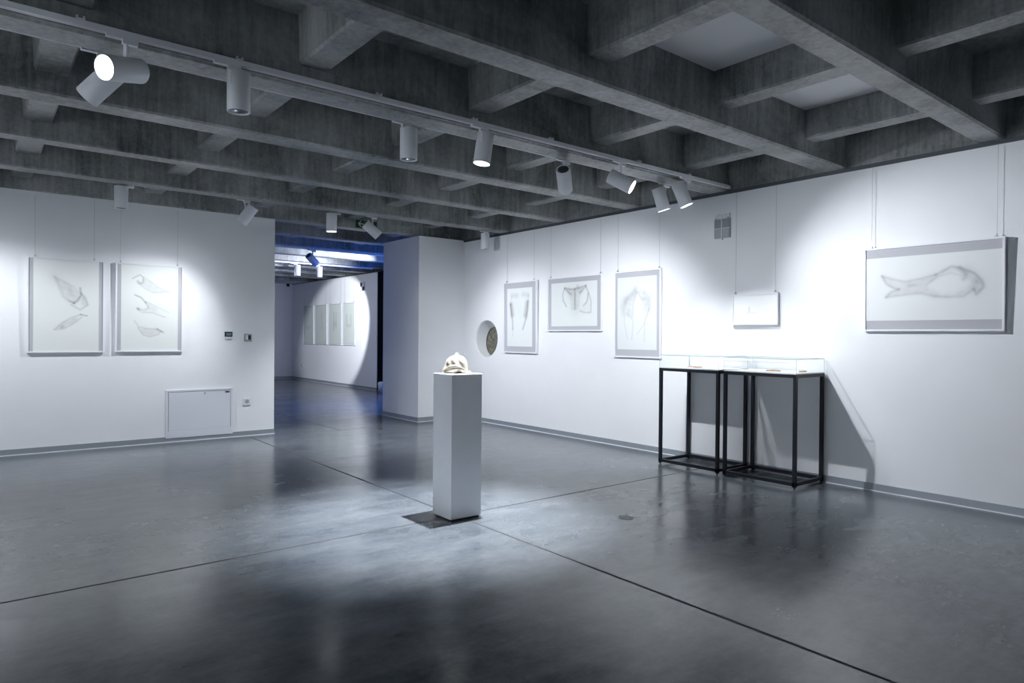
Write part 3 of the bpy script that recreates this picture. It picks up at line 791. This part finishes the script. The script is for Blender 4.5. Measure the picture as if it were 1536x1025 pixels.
slab('bone_fragment', 'pale flat bone at the left of the right glass case', 'bone', blob(.03, .08, 5), 6.60, 4.06, .009, M_IVORY, GB, .1, 1.1587)
slab('bone_fragment', 'long reddish-brown bone in the middle of the right glass case', 'bone', blob(.032, .085, 3), 6.585, 3.80, .013, M_BROWN, GB, .1, 1.1571)
slab('bone_fragment', 'brown and ivory bone at the right end of the right glass case', 'bone', blob(.10, .035, 4), 6.74, 3.56, .013, M_BROWN, GB, .3, 1.1587)

# ------------------------------------------------------------------ fittings on the walls
t = thing('wall_hatch', 'large white access hatch low on the left wall above the skirting', 'hatch', (2.493, YL, .055))
bm = bmesh.new(); W, Hh = .442, .668
box(bm, -W, W, -.018, 0, 0, .095); box(bm, -W, W, -.018, 0, Hh - .028, Hh); box(bm, -W, -W + .028, -.018, 0, .095, Hh - .028); box(bm, W - .028, W, -.018, 0, .095, Hh - .028)
obj('frame', bm, M_HATCH, t, .002)
bobj('door', (-W + .034, W - .034, -.014, -.004, .098, Hh - .034), M_HATCH, t, .001)
bobj('gap_seal', (-W + .028, W - .028, -.004, -.001, .095, Hh - .028), M_GPLAST, t)
bm = bmesh.new(); cyl(bm, (.06, -.014, Hh - .062), (.06, -.020, Hh - .062), .012, 20); box(bm, .057, .063, -.021, -.02, Hh - .068, Hh - .056)
obj('lock', bm, M_GPLAST, t)
o = bobj('name_plate', (.335, .395, -.0155, -.014, Hh - .066, Hh - .047), M_BLACK, t, 0); o['label'] = 'small black plate on the hatch door'
t = thing('thermostat', 'small wall thermostat with black display right of the pictures', 'thermostat', (2.872, YL, 1.468))
bobj('body', (-.045, .045, -.018, 0, -.035, .03), M_WPLAST, t, .004)
bobj('display_housing', (-.052, .052, -.026, 0, .0, .07), M_BLACK, t, .003); bobj('display', (-.036, .036, -.0275, -.026, .014, .052), M_SCREEN, t)
t = thing('light_switch', 'square light switch with chrome frame and dark rocker near the wall end', 'switch', (3.15, YL, 1.458))
bobj('cover_plate', (-.057, .057, -.010, 0, -.057, .057), M_CHROME, t, .004)
bobj('rocker', (-.036, -.001, -.015, -.010, -.034, .034), M_WPLAST, t, .002); bobj('rocker', (.001, .036, -.014, -.010, -.034, .034), M_BLACK, t, .002)
def socket(x, y, z, rz, label, sc=1):
    t = thing('power_socket', label, 'socket', (x, y, z), rz, 'white wall power sockets'); t.scale = (sc,) * 3
    bobj('cover_plate', (-.053, .053, -.012, 0, -.053, .053), M_WPLAST, t, .006)
    bm = bmesh.new(); cyl(bm, (0, -.012, .002), (0, -.0145, .002), .030, 32); cyl(bm, (0, -.0145, .002), (0, -.0150, .002), .022, 32); obj('insert', bm, M_GPLAST, t)
socket(3.137, YL, .508, 0, 'white wall socket right of the hatch near the skirting')
socket(HX, 21.84, .49, RZ, 'tiny wall socket on the hall wall below the drawings')

def grille(x, y, z, w, h, label, cols):
    t = thing('wall_unit', label, 'wall fitting', (x, y, z), RZ, None)
    bobj('backplate', (-w / 2, w / 2, -.02, 0, 0, h * .80), M_GPLAST, t, .002)
    n = 0
    for i in (0, 1):
        for j in (0, 1):
            m_ = cols[n]; n += 1
            bobj('pane', (-w / 2 + .008 + i * w / 2, -.008 + i * w / 2, -.026, -.02, .012 + j * h * .39, h * .37 + j * h * .40), m_, t, .002)
    bm = bmesh.new(); box(bm, -.006, .006, -.03, -.02, 0, h * .8); box(bm, -w / 2, w / 2, -.03, -.02, h * .385, h * .405); obj('cross_bar', bm, M_WPLAST, t)
    return t
M_G1 = mat('dark grey lens', (.24, .27, .30), .3); M_G2 = mat('silvery lens', (.46, .50, .54), .2, .1)
t = grille(XR, 4.69, 2.70, .215, .285, 'grey four-pane fitting high on the right wall above the cases', [M_G2, M_G1, M_G2, M_G1])
bm = bmesh.new()
for k in range(8): box(bm, -.10 + k * .025, -.10 + k * .025 + .0245, -.016 - .003 * (k % 2), 0, .228, .275 + .006 * ((k * 5) % 3))
obj('crimped_top', bm, M_HATCH, t)
bm = bmesh.new()
for xx in (-.085, .085): cyl(bm, (xx, -.02, .235), (xx, -.026, .235), .006, 12)
cyl(bm, (0, -.001, -.012), (0, -.012, -.012), .006, 12); obj('screw', bm, M_BLACK, t)
t = grille(HX, 17.39, 2.76, .26, .30, 'small chequered black and white fitting on the hall wall', [M_WPLAST, M_BLACK, M_BLACK, M_WPLAST])

# exit sign on the beam over the passage
t = thing('exit_sign', 'dark green exit sign with pale left arrow under the beam over the passage', 'sign', (5.03, 10.135, 3.252))
bobj('panel', (-.18, .18, -.008, .008, 0, .145), M_GREEN, t)
bm = bmesh.new()
def poly(bm, pts, y=-.0085, th=.001):
    A = [bm.verts.new((x, y, z)) for x, z in pts]; B = [bm.verts.new((x, y - th, z)) for x, z in pts]
    bm.faces.new(A); bm.faces.new(list(reversed(B)))
    for i in range(len(pts)):
        j = (i + 1) % len(pts); bm.faces.new((A[i], B[i], B[j], A[j]))
poly(bm, [(-.160, .075), (-.115, .125), (-.095, .125), (-.125, .085), (-.055, .085), (-.055, .065), (-.125, .065), (-.095, .025), (-.115, .025)])
obj('arrow', bm, M_SIGNW, t)
bm = bmesh.new(); poly(bm, [(-.036, 0), (-.036, .145), (-.030, .145), (-.030, 0)]); poly(bm, [(-.18, 0), (-.18, .006), (.18, .006), (.18, 0)]); poly(bm, [(-.18, .139), (-.18, .145), (.18, .145), (.18, .139)])
obj('border', bm, M_SIGNW, t)
bm = bmesh.new()   # running figure beside a door
poly(bm, [(.02, .02), (.02, .13), (.09, .13), (.09, .02), (.08, .02), (.08, .12), (.03, .12), (.03, .02)])
poly(bm, [(.045, .10), (.055, .11), (.065, .10), (.055, .09)]); poly(bm, [(.04, .085), (.06, .088), (.07, .06), (.085, .045), (.06, .05), (.045, .02), (.035, .02), (.045, .055)])
obj('pictogram', bm, M_SIGNW, t)

# small things
t = thing('security_camera', 'tiny dark dome camera high in the far corner of the hall', 'camera', (8.35, 22.70, 3.18))
bm = bmesh.new(); cyl(bm, (0, 0, .03), (0, 0, .07), .05, 20); obj('mount', bm, M_BLACK, t)
bm = bmesh.new(); bmesh.ops.create_uvsphere(bm, u_segments=20, v_segments=12, radius=.055); bmesh.ops.translate(bm, verts=bm.verts, vec=(0, 0, .02)); obj('dome', bm, M_BLACK, t)
t = thing('waste_bin', 'small white bin on the floor in front of the black curtain in the hall', 'bin', (8.40, 15.95, 0))
bm = bmesh.new(); lathe(bm, [(0, 0), (.10, 0), (.12, .24), (.115, .25), (.10, .24), (0, .235)], 24); obj('body', bm, M_WPLAST, t)
bm = bmesh.new(); lathe(bm, [(.118, .25), (.09, .28), (0, .29)], 24); obj('lid', bm, M_WPLAST, t)
bm = bmesh.new(); cyl(bm, (0, 0, 0), (0, 0, .002), .062, 40); cyl(bm, (0, 0, .002), (0, 0, .0026), .05, 40)
o = tag(obj('floor_cap', bm, mat('grey floor cap', (.12, .13, .14), .45)), 'round grey service cap set flush in the floor right of the plinth', 'floor cap'); o.location = (4.234, 3.748, 0)
